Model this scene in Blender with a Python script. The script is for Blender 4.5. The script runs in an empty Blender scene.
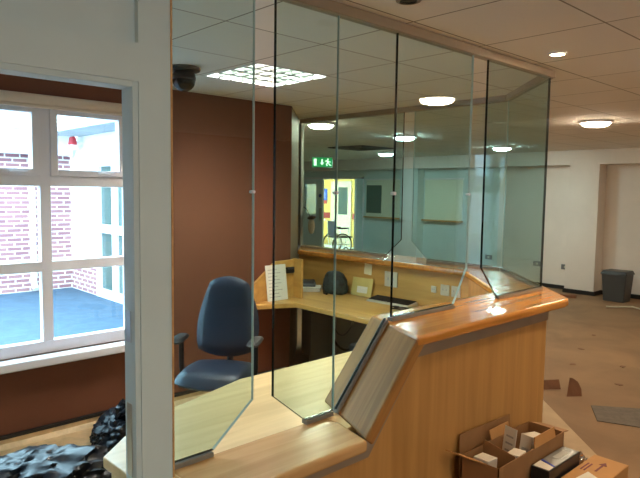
import bpy, bmesh, math, random
from mathutils import Vector, Matrix, noise
random.seed(7)
C = bpy.context.scene.collection
R = math.radians

# ------------------------------------------------------------------ materials
def mat(name, col, rough=.5, metal=0., spec=.5, var=0., scale=8., bump=0., bscale=60., stretch=(1, 1, 1), col2=None, coat=0., emit=None, estr=0.):
    m = bpy.data.materials.new(name); m.use_nodes = True
    nt = m.node_tree; n = nt.nodes; l = nt.links
    b = n['Principled BSDF']
    b.inputs['Base Color'].default_value = (*col, 1)
    b.inputs['Roughness'].default_value = rough
    b.inputs['Metallic'].default_value = metal
    b.inputs['Specular IOR Level'].default_value = spec
    b.inputs['Coat Weight'].default_value = coat
    if emit:
        b.inputs['Emission Color'].default_value = (*emit, 1); b.inputs['Emission Strength'].default_value = estr
    if var or bump:
        geo = n.new('ShaderNodeTexCoord'); mp = n.new('ShaderNodeMapping')
        mp.inputs['Scale'].default_value = stretch
        l.new(geo.outputs['Object'], mp.inputs['Vector'])
    if var:
        t = n.new('ShaderNodeTexNoise'); t.inputs['Scale'].default_value = scale; t.inputs['Detail'].default_value = 5
        t.inputs['Distortion'].default_value = .6
        l.new(mp.outputs[0], t.inputs['Vector'])
        r = n.new('ShaderNodeValToRGB')
        c2 = col2 or tuple(c * (1 - var) for c in col)
        r.color_ramp.elements[0].position = .32; r.color_ramp.elements[0].color = (*c2, 1)
        r.color_ramp.elements[1].position = .68; r.color_ramp.elements[1].color = (*[min(1, c * (1 + var * .35)) for c in col], 1)
        l.new(t.outputs['Fac'], r.inputs['Fac']); l.new(r.outputs['Color'], b.inputs['Base Color'])
    if bump:
        t2 = n.new('ShaderNodeTexNoise'); t2.inputs['Scale'].default_value = bscale; t2.inputs['Detail'].default_value = 3
        l.new(mp.outputs[0], t2.inputs['Vector'])
        bp = n.new('ShaderNodeBump'); bp.inputs['Strength'].default_value = bump; bp.inputs['Distance'].default_value = .01
        l.new(t2.outputs['Fac'], bp.inputs['Height']); l.new(bp.outputs[0], b.inputs['Normal'])
    return m

def wood(name, a, b_, rough=.35, axis='X', coat=0., scale=3.):
    st = {'X': (.35, 5, 5), 'Y': (5, .35, 5), 'Z': (5, 5, .35)}[axis]
    return mat(name, a, rough, var=.3, col2=b_, scale=scale, stretch=st, coat=coat, bump=.03, bscale=40)

def glassmat():
    m = bpy.data.materials.new('clear_green_glass'); m.use_nodes = True
    nt = m.node_tree; n = nt.nodes; l = nt.links
    for x in list(n): n.remove(x)
    out = n.new('ShaderNodeOutputMaterial'); mix = n.new('ShaderNodeMixShader')
    tr = n.new('ShaderNodeBsdfTransparent'); tr.inputs['Color'].default_value = (.83, .92, .917, 1)
    gl = n.new('ShaderNodeBsdfGlossy'); gl.inputs['Roughness'].default_value = 0.0; gl.inputs['Color'].default_value = (1, 1, 1, 1)
    fr = n.new('ShaderNodeFresnel'); fr.inputs['IOR'].default_value = 1.5
    ge = n.new('ShaderNodeNewGeometry')
    iv = n.new('ShaderNodeMath'); iv.operation = 'SUBTRACT'; iv.inputs[0].default_value = 1.0
    mu = n.new('ShaderNodeMath'); mu.operation = 'MULTIPLY'
    mu2 = n.new('ShaderNodeMath'); mu2.operation = 'MULTIPLY'; mu2.inputs[1].default_value = 1.1; mu2.use_clamp = True
    l.new(ge.outputs['Backfacing'], iv.inputs[1]); l.new(fr.outputs[0], mu.inputs[0]); l.new(iv.outputs[0], mu.inputs[1])
    l.new(mu.outputs[0], mu2.inputs[0]); l.new(mu2.outputs[0], mix.inputs[0])
    l.new(tr.outputs[0], mix.inputs[1]); l.new(gl.outputs[0], mix.inputs[2]); l.new(mix.outputs[0], out.inputs[0])
    return m

def brickmat():
    m = bpy.data.materials.new('courtyard_brick'); m.use_nodes = True
    nt = m.node_tree; n = nt.nodes; l = nt.links; b = n['Principled BSDF']
    g = n.new('ShaderNodeNewGeometry'); s = n.new('ShaderNodeSeparateXYZ'); c = n.new('ShaderNodeCombineXYZ')
    ad = n.new('ShaderNodeMath'); ad.operation = 'ADD'
    l.new(g.outputs['Position'], s.inputs[0]); l.new(s.outputs[0], ad.inputs[0]); l.new(s.outputs[1], ad.inputs[1])
    l.new(ad.outputs[0], c.inputs[0]); l.new(s.outputs[2], c.inputs[1])
    t = n.new('ShaderNodeTexBrick'); t.inputs['Scale'].default_value = 1
    t.inputs['Brick Width'].default_value = .225; t.inputs['Row Height'].default_value = .075; t.inputs['Mortar Size'].default_value = .011
    t.inputs['Color1'].default_value = (.32, .14, .15, 1); t.inputs['Color2'].default_value = (.25, .10, .12, 1); t.inputs['Mortar'].default_value = (.72, .66, .62, 1)
    l.new(c.outputs[0], t.inputs['Vector']); l.new(t.outputs['Color'], b.inputs['Base Color']); b.inputs['Roughness'].default_value = .9
    return m

def ceilmat():
    m = bpy.data.materials.new('ceiling_tiles'); m.use_nodes = True
    nt = m.node_tree; n = nt.nodes; l = nt.links; b = n['Principled BSDF']
    g = n.new('ShaderNodeNewGeometry'); mp = n.new('ShaderNodeMapping'); mp.inputs['Location'].default_value = (-1.585, -1.14, 0)
    l.new(g.outputs['Position'], mp.inputs[0])
    t = n.new('ShaderNodeTexBrick'); t.offset = 0; t.inputs['Scale'].default_value = 1
    t.inputs['Brick Width'].default_value = .6; t.inputs['Row Height'].default_value = .6; t.inputs['Mortar Size'].default_value = .005
    t.inputs['Mortar Smooth'].default_value = .3
    t.inputs['Color1'].default_value = (.86, .82, .77, 1); t.inputs['Color2'].default_value = (.83, .79, .74, 1); t.inputs['Mortar'].default_value = (.30, .27, .23, 1)
    l.new(mp.outputs[0], t.inputs['Vector']); l.new(t.outputs['Color'], b.inputs['Base Color']); b.inputs['Roughness'].default_value = .9
    b.inputs['Specular IOR Level'].default_value = .15
    return m

M = dict(
    white=mat('painted_white_joinery', (.66, .79, .83), .5, var=.04, scale=3),
    wallwhite=mat('cream_wall_paint', (.80, .73, .66), .8, var=.05, scale=2),
    grey_wall=mat('pale_green_grey_paint', (.64, .75, .74), .8, var=.05, scale=2),
    brown=mat('chestnut_wall_paint', (.165, .056, .029), .75, spec=.3, var=.08, scale=2.5),
    brown2=mat('olive_brown_paint', (.24, .155, .075), .65, var=.08, scale=2.5),
    floor=mat('worn_floor', (.265, .155, .076), .75, var=.28, scale=1.6, col2=(.20, .115, .055), bump=.12, bscale=90),
    vinyl=mat('beige_vinyl', (.72, .52, .29), .5, var=.18, scale=14),
    strip=mat('clean_screed', (.48, .34, .20), .7, var=.12, scale=5),
    black=mat('black_plastic', (.010, .010, .012), .5, spec=.3),
    domeblack=mat('black_dome', (.004, .004, .005), .12, spec=.4),
    gasket=mat('black_gasket', (.006, .008, .008), .4),
    blackcap=mat('black_capping', (.012, .010, .010), .5),
    bag=mat('black_polythene', (.006, .007, .011), .30, spec=.25, bump=.25, bscale=9),
    leather=mat('blue_black_leather', (.007, .013, .030), .42, spec=.45, var=.12, scale=6),
    maple=wood('maple_panel', (.50, .265, .085), (.43, .215, .063), .42, 'Z'),
    desk=wood('maple_worktop', (.80, .58, .29), (.70, .48, .22), .32, 'X', coat=.1),
    desky=wood('maple_back_desk', (.60, .345, .095), (.50, .27, .07), .36, 'Y'),
    nose=wood('lacquered_oak', (.60, .25, .05), (.48, .18, .03), .22, 'X', coat=.4, scale=5),
    lownose=wood('lacquered_beech', (.62, .38, .17), (.54, .30, .12), .25, 'X', coat=.3, scale=4),
    oak=wood('bare_oak', (.38, .180, .052), (.29, .132, .036), .6, 'X', scale=5),
    taupe=mat('taupe_laminate', (.30, .225, .16), .5, var=.1, scale=6),
    rail=mat('bronze_rail', (.40, .32, .24), .45, metal=.3),
    alu=mat('brushed_aluminium', (.55, .55, .53), .35, metal=.9),
    channel=mat('bronze_channel', (.24, .215, .18), .65, metal=0, spec=.3),
    chrome=mat('chrome', (.85, .85, .85), .12, metal=1.),
    upvc=mat('white_upvc', (.82, .77, .82), .35),
    blind=mat('beige_blind', (.62, .48, .36), .7, var=.06),
    edge_l=mat('lit_glass_edge', (.50, .62, .60), .12, spec=.8),  # pane edges that catch the light, shine put into the colour
    edge_d=mat('shaded_edge_and_gasket', (.006, .014, .012), .2),  # pane edges painted dark as if unlit; also the bottom gasket line
    paper=mat('white_paper', (.80, .79, .72), .7),
    ink=mat('grey_print', (.44, .44, .42), .8),
    note_paper=mat('pale_note_paper', (.86, .80, .55), .6),
    yellow_paper=mat('yellow_folder', (.66, .55, .20), .6, var=.1),
    cardboard=mat('brown_cardboard', (.33, .165, .065), .75, var=.12, scale=10),
    cardlight=mat('orange_cardboard', (.50, .25, .085), .7, var=.08, scale=10),
    carton=mat('white_carton', (.72, .66, .58), .5),
    silverbox=mat('grey_printed_carton', (.20, .19, .18), .3, var=.25, scale=14),
    blackbox=mat('black_carton', (.015, .015, .018), .3, var=.3, scale=12),
    blueprint=mat('blue_print', (.02, .05, .45), .5),
    darkprint=mat('dark_red_print', (.16, .03, .03), .6),
    bin=mat('grey_bin_plastic', (.055, .058, .062), .45),
    binlid=mat('dark_bin_lid', (.022, .024, .026), .4),
    socket=mat('dark_socket_plate', (.19, .20, .21), .4),
    socketw=mat('pale_socket_plate', (.62, .58, .46), .4),
    tarmac=mat('wet_tarmac', (.04, .075, .12), .8, var=.25, scale=6, bump=.1),
    render_=mat('white_render', (.85, .85, .83), .8),
    roof=mat('grey_roof_sheet', (.40, .44, .46), .7, var=.2, scale=1.5),
    doorglass=mat('dark_door_glazing', (.06, .10, .09), .06, spec=.8),
    greenboard=mat('green_felt_board', (.085, .15, .125), .7, var=.1),
    pale_panel=mat('pale_backboard', (.80, .80, .64), .6),
    yellow=mat('corridor_yellow', (.80, .52, .12), .7),
    redband=mat('dado_red', (.33, .03, .025), .6),
    creamdoor=mat('cream_door', (.74, .60, .36), .5),
    bluedoor=mat('pale_blue_door', (.76, .88, .90), .5),
    signblue=mat('notice_blue', (.03, .10, .45), .5),
    signred=mat('notice_red', (.55, .05, .03), .5),
    tan=mat('tan_sack', (.62, .45, .36), .7, var=.1),
    rubbish=mat('grey_carpet_tile', (.15, .12, .095), .85, var=.2, scale=20),
    brownscrap=mat('brown_scrap', (.20, .09, .045), .8, var=.2, scale=10),
    exitgreen=mat('exit_green', (.0, .28, .08), .4, emit=(.0, .45, .10), estr=.55),
    exitwhite=mat('exit_white', (.9, .95, .8), .4, emit=(.85, 1, .6), estr=1.6),
    lamp=mat('round_lamp_diffuser', (.9, .9, .85), .4, emit=(1, .82, .57), estr=105),
    spot=mat('downlight_lamp', (.9, .9, .9), .4, emit=(1, .74, .45), estr=120),
    coollamp=mat('cool_lamp_diffuser', (.9, .9, .9), .4, emit=(.80, 1, .93), estr=85),
    frosted=mat('frosted_panel', (.72, .86, 1.0), .6),
    tube=mat('fluorescent_tube', (.9, .9, .9), .4, emit=(1, .98, .84), estr=210),
    corrlamp=mat('corridor_lamp', (.9, .9, .9), .4, emit=(1, .95, .85), estr=8),
    louvre=mat('white_louvre', (.05, .055, .05), .5, spec=.2),
    darkhole=mat('dark_vent', (.02, .02, .02), .7),
    darkbag=mat('dark_patterned_bag', (.03, .055, .06), .6, var=.9, scale=22, col2=(.003, .003, .004)),
    grey_panel=mat('grey_desk_panel', (.17, .16, .15), .6),
    sign_white=mat('notice_white', (.8, .8, .8), .5),
    alarm=mat('alarm_red', (.5, .03, .04), .5),
)
nt_ = M['oak'].node_tree
mp_ = [n for n in nt_.nodes if n.type == 'MAPPING'][0]
mp_.vector_type = 'TEXTURE'; mp_.inputs['Rotation'].default_value = (0, R(-48.4), 0); mp_.inputs['Scale'].default_value = (3, .16, .2)
M['oak'].node_tree.nodes['Principled BSDF'].inputs['Specular IOR Level'].default_value = .25
M['frosted'].node_tree.nodes['Principled BSDF'].inputs['Transmission Weight'].default_value = .85
M['glass'] = glassmat(); M['brick'] = brickmat(); M['ceil'] = ceilmat()

# ------------------------------------------------------------------ mesh helpers
def NB(): return bmesh.new()
def box(bm, a, b, bev=0., seg=2, mi=0):
    n0 = len(bm.verts)
    r = bmesh.ops.create_cube(bm, size=1); vs = r['verts']
    for v in vs:
        v.co = Vector([(a[i] + b[i]) / 2 + v.co[i] * (b[i] - a[i]) for i in range(3)])
    fs = set(f for v in vs for f in v.link_faces)
    for f in fs: f.material_index = mi
    if bev:
        es = list(set(e for v in vs for e in v.link_edges))
        r = bmesh.ops.bevel(bm, geom=es, offset=bev, segments=seg, profile=.5, affect='EDGES')
        for f in r['faces']: f.material_index = mi
    return bm
def prism(bm, pts, z0, z1, bev=0., seg=3, mi=0, axis='Z'):
    """polygon pts in the plane across axis, extruded from z0 to z1"""
    def P(p, h):
        return {'Z': (p[0], p[1], h), 'Y': (p[0], h, p[1]), 'X': (h, p[0], p[1])}[axis]
    lo = [bm.verts.new(P(p, z0)) for p in pts]; hi = [bm.verts.new(P(p, z1)) for p in pts]
    fs = [bm.faces.new(lo[::-1]), bm.faces.new(hi)]
    k = len(pts)
    for i in range(k): fs.append(bm.faces.new((lo[i], lo[(i + 1) % k], hi[(i + 1) % k], hi[i])))
    bmesh.ops.recalc_face_normals(bm, faces=fs)
    for f in fs: f.material_index = mi
    if bev:
        es = list(set(e for f in fs for e in f.edges))
        bmesh.ops.bevel(bm, geom=es, offset=bev, segments=seg, profile=.5, affect='EDGES')
    return bm
def hexa(bm, p, bev=0., seg=3):
    """8 corners: bottom four then top four, matching order"""
    v = [bm.verts.new(q) for q in p]
    fs = [bm.faces.new([v[i] for i in q]) for q in ((3, 2, 1, 0), (4, 5, 6, 7), (0, 1, 5, 4), (1, 2, 6, 5), (2, 3, 7, 6), (3, 0, 4, 7))]
    bmesh.ops.recalc_face_normals(bm, faces=fs)
    if bev:
        bmesh.ops.bevel(bm, geom=list(set(e for f in fs for e in f.edges)), offset=bev, segments=seg, profile=.5, affect='EDGES')
    return bm
def cyl(bm, a, b, r0, r1=None, seg=20, mi=0):
    a = Vector(a); b = Vector(b); d = b - a
    r1 = r0 if r1 is None else r1
    q = d.to_track_quat('Z', 'Y').to_matrix().to_4x4()
    r = bmesh.ops.create_cone(bm, cap_ends=True, segments=seg, radius1=r0, radius2=r1, depth=d.length, matrix=Matrix.Translation((a + b) / 2) @ q)
    for v in r['verts']:
        for f in v.link_faces: f.material_index = mi
    return bm
def tube(bm, pts, r, seg=8):
    pts = [Vector(p) for p in pts]; rings = []
    for i, p in enumerate(pts):
        d = (pts[min(i + 1, len(pts) - 1)] - pts[max(i - 1, 0)]).normalized()
        u = d.orthogonal().normalized() if not rings else (pu - d * pu.dot(d)).normalized()
        pu = u; w = d.cross(u)
        rings.append([bm.verts.new(p + (u * math.cos(t) + w * math.sin(t)) * r) for t in [2 * math.pi * k / seg for k in range(seg)]])
    for a, b in zip(rings, rings[1:]):
        for k in range(seg): bm.faces.new((a[k], a[(k + 1) % seg], b[(k + 1) % seg], b[k]))
    bm.faces.new(rings[0][::-1]); bm.faces.new(rings[-1])
    return bm
def arc(p0, p1, sag, n=14):
    p0 = Vector(p0); p1 = Vector(p1)
    return [p0.lerp(p1, i / n) - Vector((0, 0, sag * 4 * (i / n) * (1 - i / n))) for i in range(n + 1)]
def lathe(bm, prof, c=(0, 0), seg=32, cap=True):
    rings = []
    for r, z in prof:
        rings.append([bm.verts.new((c[0] + r * math.cos(2 * math.pi * k / seg), c[1] + r * math.sin(2 * math.pi * k / seg), z)) for k in range(seg)])
    for a, b in zip(rings, rings[1:]):
        for k in range(seg): bm.faces.new((a[k], a[(k + 1) % seg], b[(k + 1) % seg], b[k]))
    if cap: bm.faces.new(rings[0][::-1]); bm.faces.new(rings[-1])
    bmesh.ops.recalc_face_normals(bm, faces=bm.faces[:])
    return bm
def xform(bm, mtx):
    bmesh.ops.transform(bm, matrix=mtx, verts=bm.verts[:]); return bm
def spin(bm, loc, rz=0, rx=0, ry=0):
    return xform(bm, Matrix.Translation(loc) @ Matrix.Rotation(rz, 4, 'Z') @ Matrix.Rotation(ry, 4, 'Y') @ Matrix.Rotation(rx, 4, 'X'))

def wm(o):
    m = Matrix.Translation(o.location) @ o.rotation_euler.to_matrix().to_4x4()
    return wm(o.parent) @ m if o.parent else m
def obj(name, bm, material, parent=None, smooth=False, local=False):
    """links the bmesh as ONE object; bm is in world coordinates unless local"""
    if parent is None:
        xs = [v.co for v in bm.verts]
        org = Vector(((min(v.x for v in xs) + max(v.x for v in xs)) / 2, (min(v.y for v in xs) + max(v.y for v in xs)) / 2, min(v.z for v in xs)))
        bmesh.ops.translate(bm, vec=-org, verts=bm.verts[:])
    elif not local:
        bmesh.ops.transform(bm, matrix=wm(parent).inverted(), verts=bm.verts[:])
    me = bpy.data.meshes.new(name); bm.to_mesh(me); bm.free()
    for mm in (material if isinstance(material, (list, tuple)) else [material]): me.materials.append(mm)
    o = bpy.data.objects.new(name, me); C.objects.link(o)
    if parent is None: o.location = org
    else: o.parent = parent
    if smooth:
        for p in me.polygons: p.use_smooth = True
        try: me.set_sharp_from_angle(angle=R(38))
        except Exception: pass
    return o
def tag(o, label, cat, group=None):
    o['label'] = label; o['category'] = cat
    if group: o['group'] = group
    return o
def thing(name, label, cat, loc=(0, 0, 0), rz=0., group=None):
    o = bpy.data.objects.new(name, None); o.empty_display_size = .1; C.objects.link(o)
    o.location = loc; o.rotation_euler = (0, 0, rz)
    return tag(o, label, cat, group)
def struct(name, bm, m, smooth=False):
    o = obj(name, bm, m, None, smooth); o['kind'] = 'structure'; return o
def dup(root, loc, rz, label, group=None):
    r = root.copy(); C.objects.link(r); r.location = loc; r.rotation_euler = (0, 0, rz); r['label'] = label
    if group: r['group'] = group
    for ch in list(root.children):
        c = ch.copy(); C.objects.link(c); c.parent = r
        for g in list(ch.children):
            d = g.copy(); C.objects.link(d); d.parent = c
    return r
def bx(a, b, bev=0., seg=2): return box(NB(), a, b, bev, seg)

CEIL = 2.47
# ================================================================== SETTING
foot = [(-2.6, -3.6), (10.7, -3.6), (10.7, 13.1), (4.3, 13.1), (4.3, 4.94), (3.58, 4.22), (-2.6, 4.22)]
struct('floor', prism(NB(), foot, -.08, 0), M['floor'])
bm = NB()
prism(bm, [(2.815, -3.6), (10.7, -3.6), (10.7, 13.1), (4.3, 13.1), (4.3, 4.94), (3.58, 4.22), (2.815, 4.22)], CEIL, CEIL + .08)
box(bm, (-2.6, -3.6, CEIL), (2.225, 4.22, CEIL + .08)); box(bm, (2.225, -3.6, CEIL), (2.815, 2.94, CEIL + .08)); box(bm, (2.225, 3.53, CEIL), (2.815, 4.22, CEIL + .08))
struct('ceiling', bm, M['ceil'])

# office wall with the window opening (x .16..2.31, z .53..2.33)
W0, W1, WZ0, WZ1 = -.44, 2.31, .575, 2.30
bm = NB()
box(bm, (-2.6, 4.2, 0), (W0, 4.42, CEIL)); box(bm, (W1, 4.2, 0), (3.56, 4.42, CEIL))
box(bm, (W0, 4.2, 0), (W1, 4.42, WZ0)); box(bm, (W0, 4.2, WZ1), (W1, 4.42, CEIL))
struct('wall_office', bm, M['brown'])
s = .1
struct('wall_splay', prism(NB(), [(3.56, 4.2), (4.28, 4.92), (4.28, 5.1), (4.1, 5.0), (3.45, 4.35)], 0, CEIL), M['brown2'])
struct('wall_corner', bx((4.18, 4.98, 0), (4.30, 13.1, CEIL)), M['wallwhite'])
# coved vinyl upstand with black capping along the office wall
bm = NB(); box(bm, (-2.6, 4.17, 0), (3.5, 4.199, .062)); box(bm, (-2.6, 4.165, .062), (3.5, 4.199, .082), mi=1)
prism(bm, [(4.17, 0), (4.17, .03), (4.14, 0)], -2.6, 3.5, axis='X')
struct('baseboard_office', bm, [M['vinyl'], M['blackcap']])
struct('trim_1', bx((-2.0, 2.62, .0005), (3.2, 4.14, .003)), M['vinyl'])

# outer shell
bm = NB()
box(bm, (10.6, -3.6, 0), (10.72, 9.86, CEIL)); box(bm, (10.6, 12.2, 0), (10.72, 13.1, CEIL)); box(bm, (10.6, 9.86, 2.06), (10.72, 12.2, CEIL))
struct('wall_far', bm, M['wallwhite'])
bm = NB(); box(bm, (10.585, 6.2, 0), (10.5995, 9.80, CEIL - .01)); box(bm, (10.585, 9.80, 2.07), (10.5995, 13.1, CEIL - .01))
struct('trim_2', bm, M['grey_wall'])
struct('wall_north', bx((4.3, 13.0, 0), (10.7, 13.12, CEIL)), M['wallwhite'])
struct('wall_west', bx((-2.72, -3.6, 0), (-2.6, 4.42, CEIL)), M['wallwhite'])
bm = NB()
SX0, SX1, SZ0, SZ1 = .1, .8, 1.0, 1.9
box(bm, (-2.6, -3.72, 0), (SX0, -3.6, CEIL)); box(bm, (SX1, -3.72, 0), (10.7, -3.6, CEIL)); box(bm, (SX0, -3.72, 0), (SX1, -3.6, SZ0)); box(bm, (SX0, -3.72, SZ1), (SX1, -3.6, CEIL))
struct('wall_south', bm, M['brown2'])
bm = NB()
for x in (SX0, SX1 - .06): box(bm, (x, -3.69, SZ0), (x + .06, -3.62, SZ1))
for z in (SZ0, SZ1 - .06): box(bm, (SX0 + .06, -3.69, z), (SX1 - .06, -3.62, z + .06))
o = struct('unseen_window', bm, M['upvc'])  # unseen window added to bring daylight onto the white post
obj('pane', bx((SX0 + .05, -3.66, SZ0 + .05), (SX1 - .05, -3.65, SZ1 - .05)), M['glass'], o)
# beam and column on the far wall
bm = NB(); box(bm, (10.3, -3.6, 2.225), (10.6, 13, CEIL)); box(bm, (10.3, 4.19, 0), (10.6, 4.70, 2.225))
struct('trim_3', bm, M['wallwhite'])
struct('trim_4', bx((10.36, 8.02, 0), (10.585, 8.5, 2.225)), M['grey_wall'])
bm = NB(); box(bm, (10.57, 4.70, 0), (10.584, 9.79, .07)); box(bm, (10.57, -3.6, 0), (10.599, 4.19, .07)); box(bm, (10.28, 4.17, 0), (10.3, 4.72, .07)); box(bm, (10.3, 4.17, 0), (10.58, 4.19, .07))
struct('baseboard_far', bm, M['blackcap'])

# ---- white partition with the doorway (camera side face y = 1.72)
F0, F1 = 1.735, 1.81
PX, PR, HZ = .860, .967, 2.03
bm = NB()
box(bm, (-2.6, F0, 0), (-.06, F1, CEIL))
box(bm, (-.06, F0, HZ), (PX, F1, HZ + .115)); box(bm, (-.06, F0 + .022, HZ + .115), (PX, F1, CEIL))
box(bm, (PX, F0, 0), (PR, F1, CEIL))
struct('wall_partition', bm, M['white'])
o = struct('trim_5', bx((PX - .0185, F0 + .004, 0), (PX, F1 + .004, HZ), .002), M['white'])
obj('hinge', bx((PX - .0205, F1 - .045, 1.22), (PX - .0175, F1 - .01, 1.32)), M['alu'], o)
obj('strike_plate', bx((PX - .0205, F1 - .045, .78), (PX - .0175, F1 - .012, 1.02)), M['alu'], o)
bm = NB(); box(bm, (-.06, F0 + .004, HZ - .018), (PX - .0185, F1 + .004, HZ), .002); box(bm, (-.06, F0 + .004, 0), (-.0415, F1 + .004, HZ - .018), .002)
struct('trim_6', bm, M['white'])
struct('trim_7', bx((PR, F0 - .003, .75), (PR + .006, F0 + .012, CEIL)), M['lownose'])

# ---- office window
bm = NB()
Y0, Y1 = 4.235, 4.30
box(bm, (W0, Y0, WZ0), (W1, Y1, .655)); box(bm, (W0, Y0, 2.235), (W1, Y1, WZ1))
box(bm, (W0, Y0, .655), (W0 + .06, Y1, 2.235)); box(bm, (W1 - .06, Y0, .655), (W1, Y1, 2.235))
mull = (.195, .79, 1.385, 1.985)
for x in mull: box(bm, (x, Y0 + .002, .654), (x + .07, Y1 - .002, 2.236), .004)
for z in (1.135, 1.715): box(bm, (W0 + .058, Y0 + .004, z), (W1 - .058, Y1 - .004, z + .07), .004)
# opening casement frames at the top
xs = [W0 + .06] + [v for x in mull for v in (x, x + .07)] + [W1 - .06]
for a, b in zip(xs[::2], xs[1::2]):
    for q in ((a, 1.785, a + .048, 2.235), (b - .048, 1.785, b, 2.235), (a + .047, 1.785, b - .047, 1.828), (a + .047, 2.20, b - .047, 2.235)):
        box(bm, (q[0], Y0 - .012, q[1]), (q[2], Y1 - .01, q[3]), .003)
win = struct('window_1', bm, M['upvc'])
obj('window_sill', bx((W0 - .05, 4.10, .515), (W1 + .0, 4.24, .575), .012, 3), M['upvc'], win)
for z0, z1 in ((.655, 1.135), (1.205, 1.715), (1.828, 2.20)):
    for a, b in zip(xs[::2], xs[1::2]):
        e = .048 if z0 > 1.7 else 0
        obj('pane', bx((a + e, 4.262, z0), (b - e, 4.268, z1)), M['glass'], win)
for a, b in zip(xs[::2], xs[1::2]):
    bm = NB(); m_ = (a + b) / 2 + .08
    box(bm, (m_ - .02, Y0 - .03, 1.797), (m_ + .02, Y0 - .012, 1.817), .003); box(bm, (m_ - .015, Y0 - .04, 1.80), (m_ + .10, Y0 - .03, 1.813), .003)
    obj('window_handle', bm, M['upvc'], win)
t = thing('roller_blind', 'rolled up beige roller blind above the office window', 'blind', (1.24, 4.16, 2.24))
bm = NB(); cyl(bm, (W0, 4.155, 2.275), (W1, 4.155, 2.275), .036, seg=24); obj('roll', bm, M['blind'], t, True)
obj('bottom_bar', bx((W0, 4.135, 2.222), (W1, 4.165, 2.245), .006), M['blind'], t)

# ================================================================== COURTYARD
o = struct('ground', prism(NB(), [(-12, 4.45), (3.45, 4.45), (4.1, 5.1), (4.1, 10.6), (-12, 10.6)], -.12, 0.0), M['tarmac'])
t = thing('brick_building', 'red brick building with white fascia across the courtyard', 'building', (-3, 10.6, 0))
obj('wall', bx((-12, 10.4, 0), (3.9, 10.9, 2.24)), M['brick'], t)
obj('fascia', bx((-12, 10.15, 2.24), (3.86, 10.9, 2.62), .01), M['render_'], t)
obj('roof', hexa(NB(), [(-12, 10.1, 2.62), (3.86, 10.1, 2.62), (3.86, 14, 2.62), (-12, 14, 2.62), (-12, 10.1, 2.66), (3.86, 10.1, 2.66), (3.86, 14, 3.6), (-12, 14, 3.6)]), M['roof'], t)
bm = NB(); cyl(bm, (3.25, 10.33, .12), (3.25, 10.33, 2.3), .045, seg=16); cyl(bm, (3.25, 10.33, .12), (3.25, 10.25, .05), .045, seg=16)
obj('downpipe', bm, M['render_'], t, True)
t = thing('glazed_wing', 'white rendered wing with glazed doors at the right of the courtyard', 'building', (4.0, 8.5, 0))
obj('wall', bx((3.905, 9.35, 0), (4.17, 10.4, 2.55)), M['render_'], t)
obj('low_wall', bx((3.89, 9.4, 0), (3.905, 10.38, .42)), M['brick'], t)
obj('upper_wall', bx((3.88, 5.1, 2.18), (4.17, 9.35, 2.55)), M['render_'], t)
tag(obj('canopy_roof', bx((3.35, 5.1, 2.552), (4.17, 10.09, 2.64), .01), M['roof']), 'pale grey flat canopy over the glazed doors outside', 'canopy')
bm = NB()
for y in (9.22, 8.62, 8.0, 7.38, 6.76, 6.1, 5.4): box(bm, (3.88, y, 0), (4.0, y + .13, 2.18))
for z in (0, 1.02, 2.05): box(bm, (3.885, 5.1, z), (3.995, 9.35, z + .13))
obj('door_frame', bm, M['upvc'], t)
obj('glazing', bx((3.93, 5.1, .1), (3.95, 9.3, 2.1)), M['doorglass'], t)
t = thing('alarm_box', 'red and white alarm box under the eaves outside the window', 'box', (3.7, 9.9, 2.2))
obj('bracket', bx((3.76, 9.86, 2.40), (3.903, 9.92, 2.46)), M['render_'], t)
obj('bell_cover', hexa(NB(), [(3.70, 9.80, 2.40), (3.80, 9.80, 2.40), (3.80, 9.98, 2.40), (3.70, 9.98, 2.40), (3.72, 9.82, 2.535), (3.78, 9.82, 2.535), (3.78, 9.96, 2.535), (3.72, 9.96, 2.535)], .02), M['alarm'], t)
obj('white_base', bx((3.70, 9.80, 2.32), (3.80, 9.98, 2.40), .01), M['render_'], t)

# ================================================================== RECEPTION COUNTER
LO, HI = .74, 1.10
ctr = thing('reception_counter', 'maple reception counter with low and raised oak tops', 'counter', (2.2, 1.7, 0))
# front panel following the two heights, y 1.60 .. 1.625
fp = [(.98, 0), (3.30, 0), (3.30, .985), (2.087, .985), (1.777, .625), (.98, .625)]
obj('front_panel', prism(NB(), fp, 1.60, 1.625, axis='Y'), M['maple'], ctr)
bd = [(.98, .625), (1.775, .625), (2.085, .985), (3.30, .985), (3.30, 1.06), (2.055, 1.06), (1.74, .70), (.98, .70)]
obj('taupe_band', prism(NB(), bd, 1.590, 1.64, axis='Y'), M['taupe'], ctr)
obj('end_panel', prism(NB(), [(3.30, 1.60), (4.10, 2.40), (4.085, 2.42), (3.28, 1.625)], 0, 1.06), M['maple'], ctr)
obj('back_panel', bx((4.36, 2.62, 0), (4.385, 4.88, 1.06)), M['maple'], ctr)
obj('inner_upstand', prism(NB(), [(2.12, .745), (3.30, .745), (3.30, 1.06), (2.12, 1.06)], 1.83, 1.85, axis='Y'), M['maple'], ctr)
obj('end_upstand', prism(NB(), [(3.33, 1.86), (4.07, 2.60), (4.055, 2.615), (3.315, 1.875)], .745, 1.06), M['maple'], ctr)
obj('back_upstand', bx((4.10, 2.62, .745), (4.12, 4.70, 1.058)), M['desky'], ctr)
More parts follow.
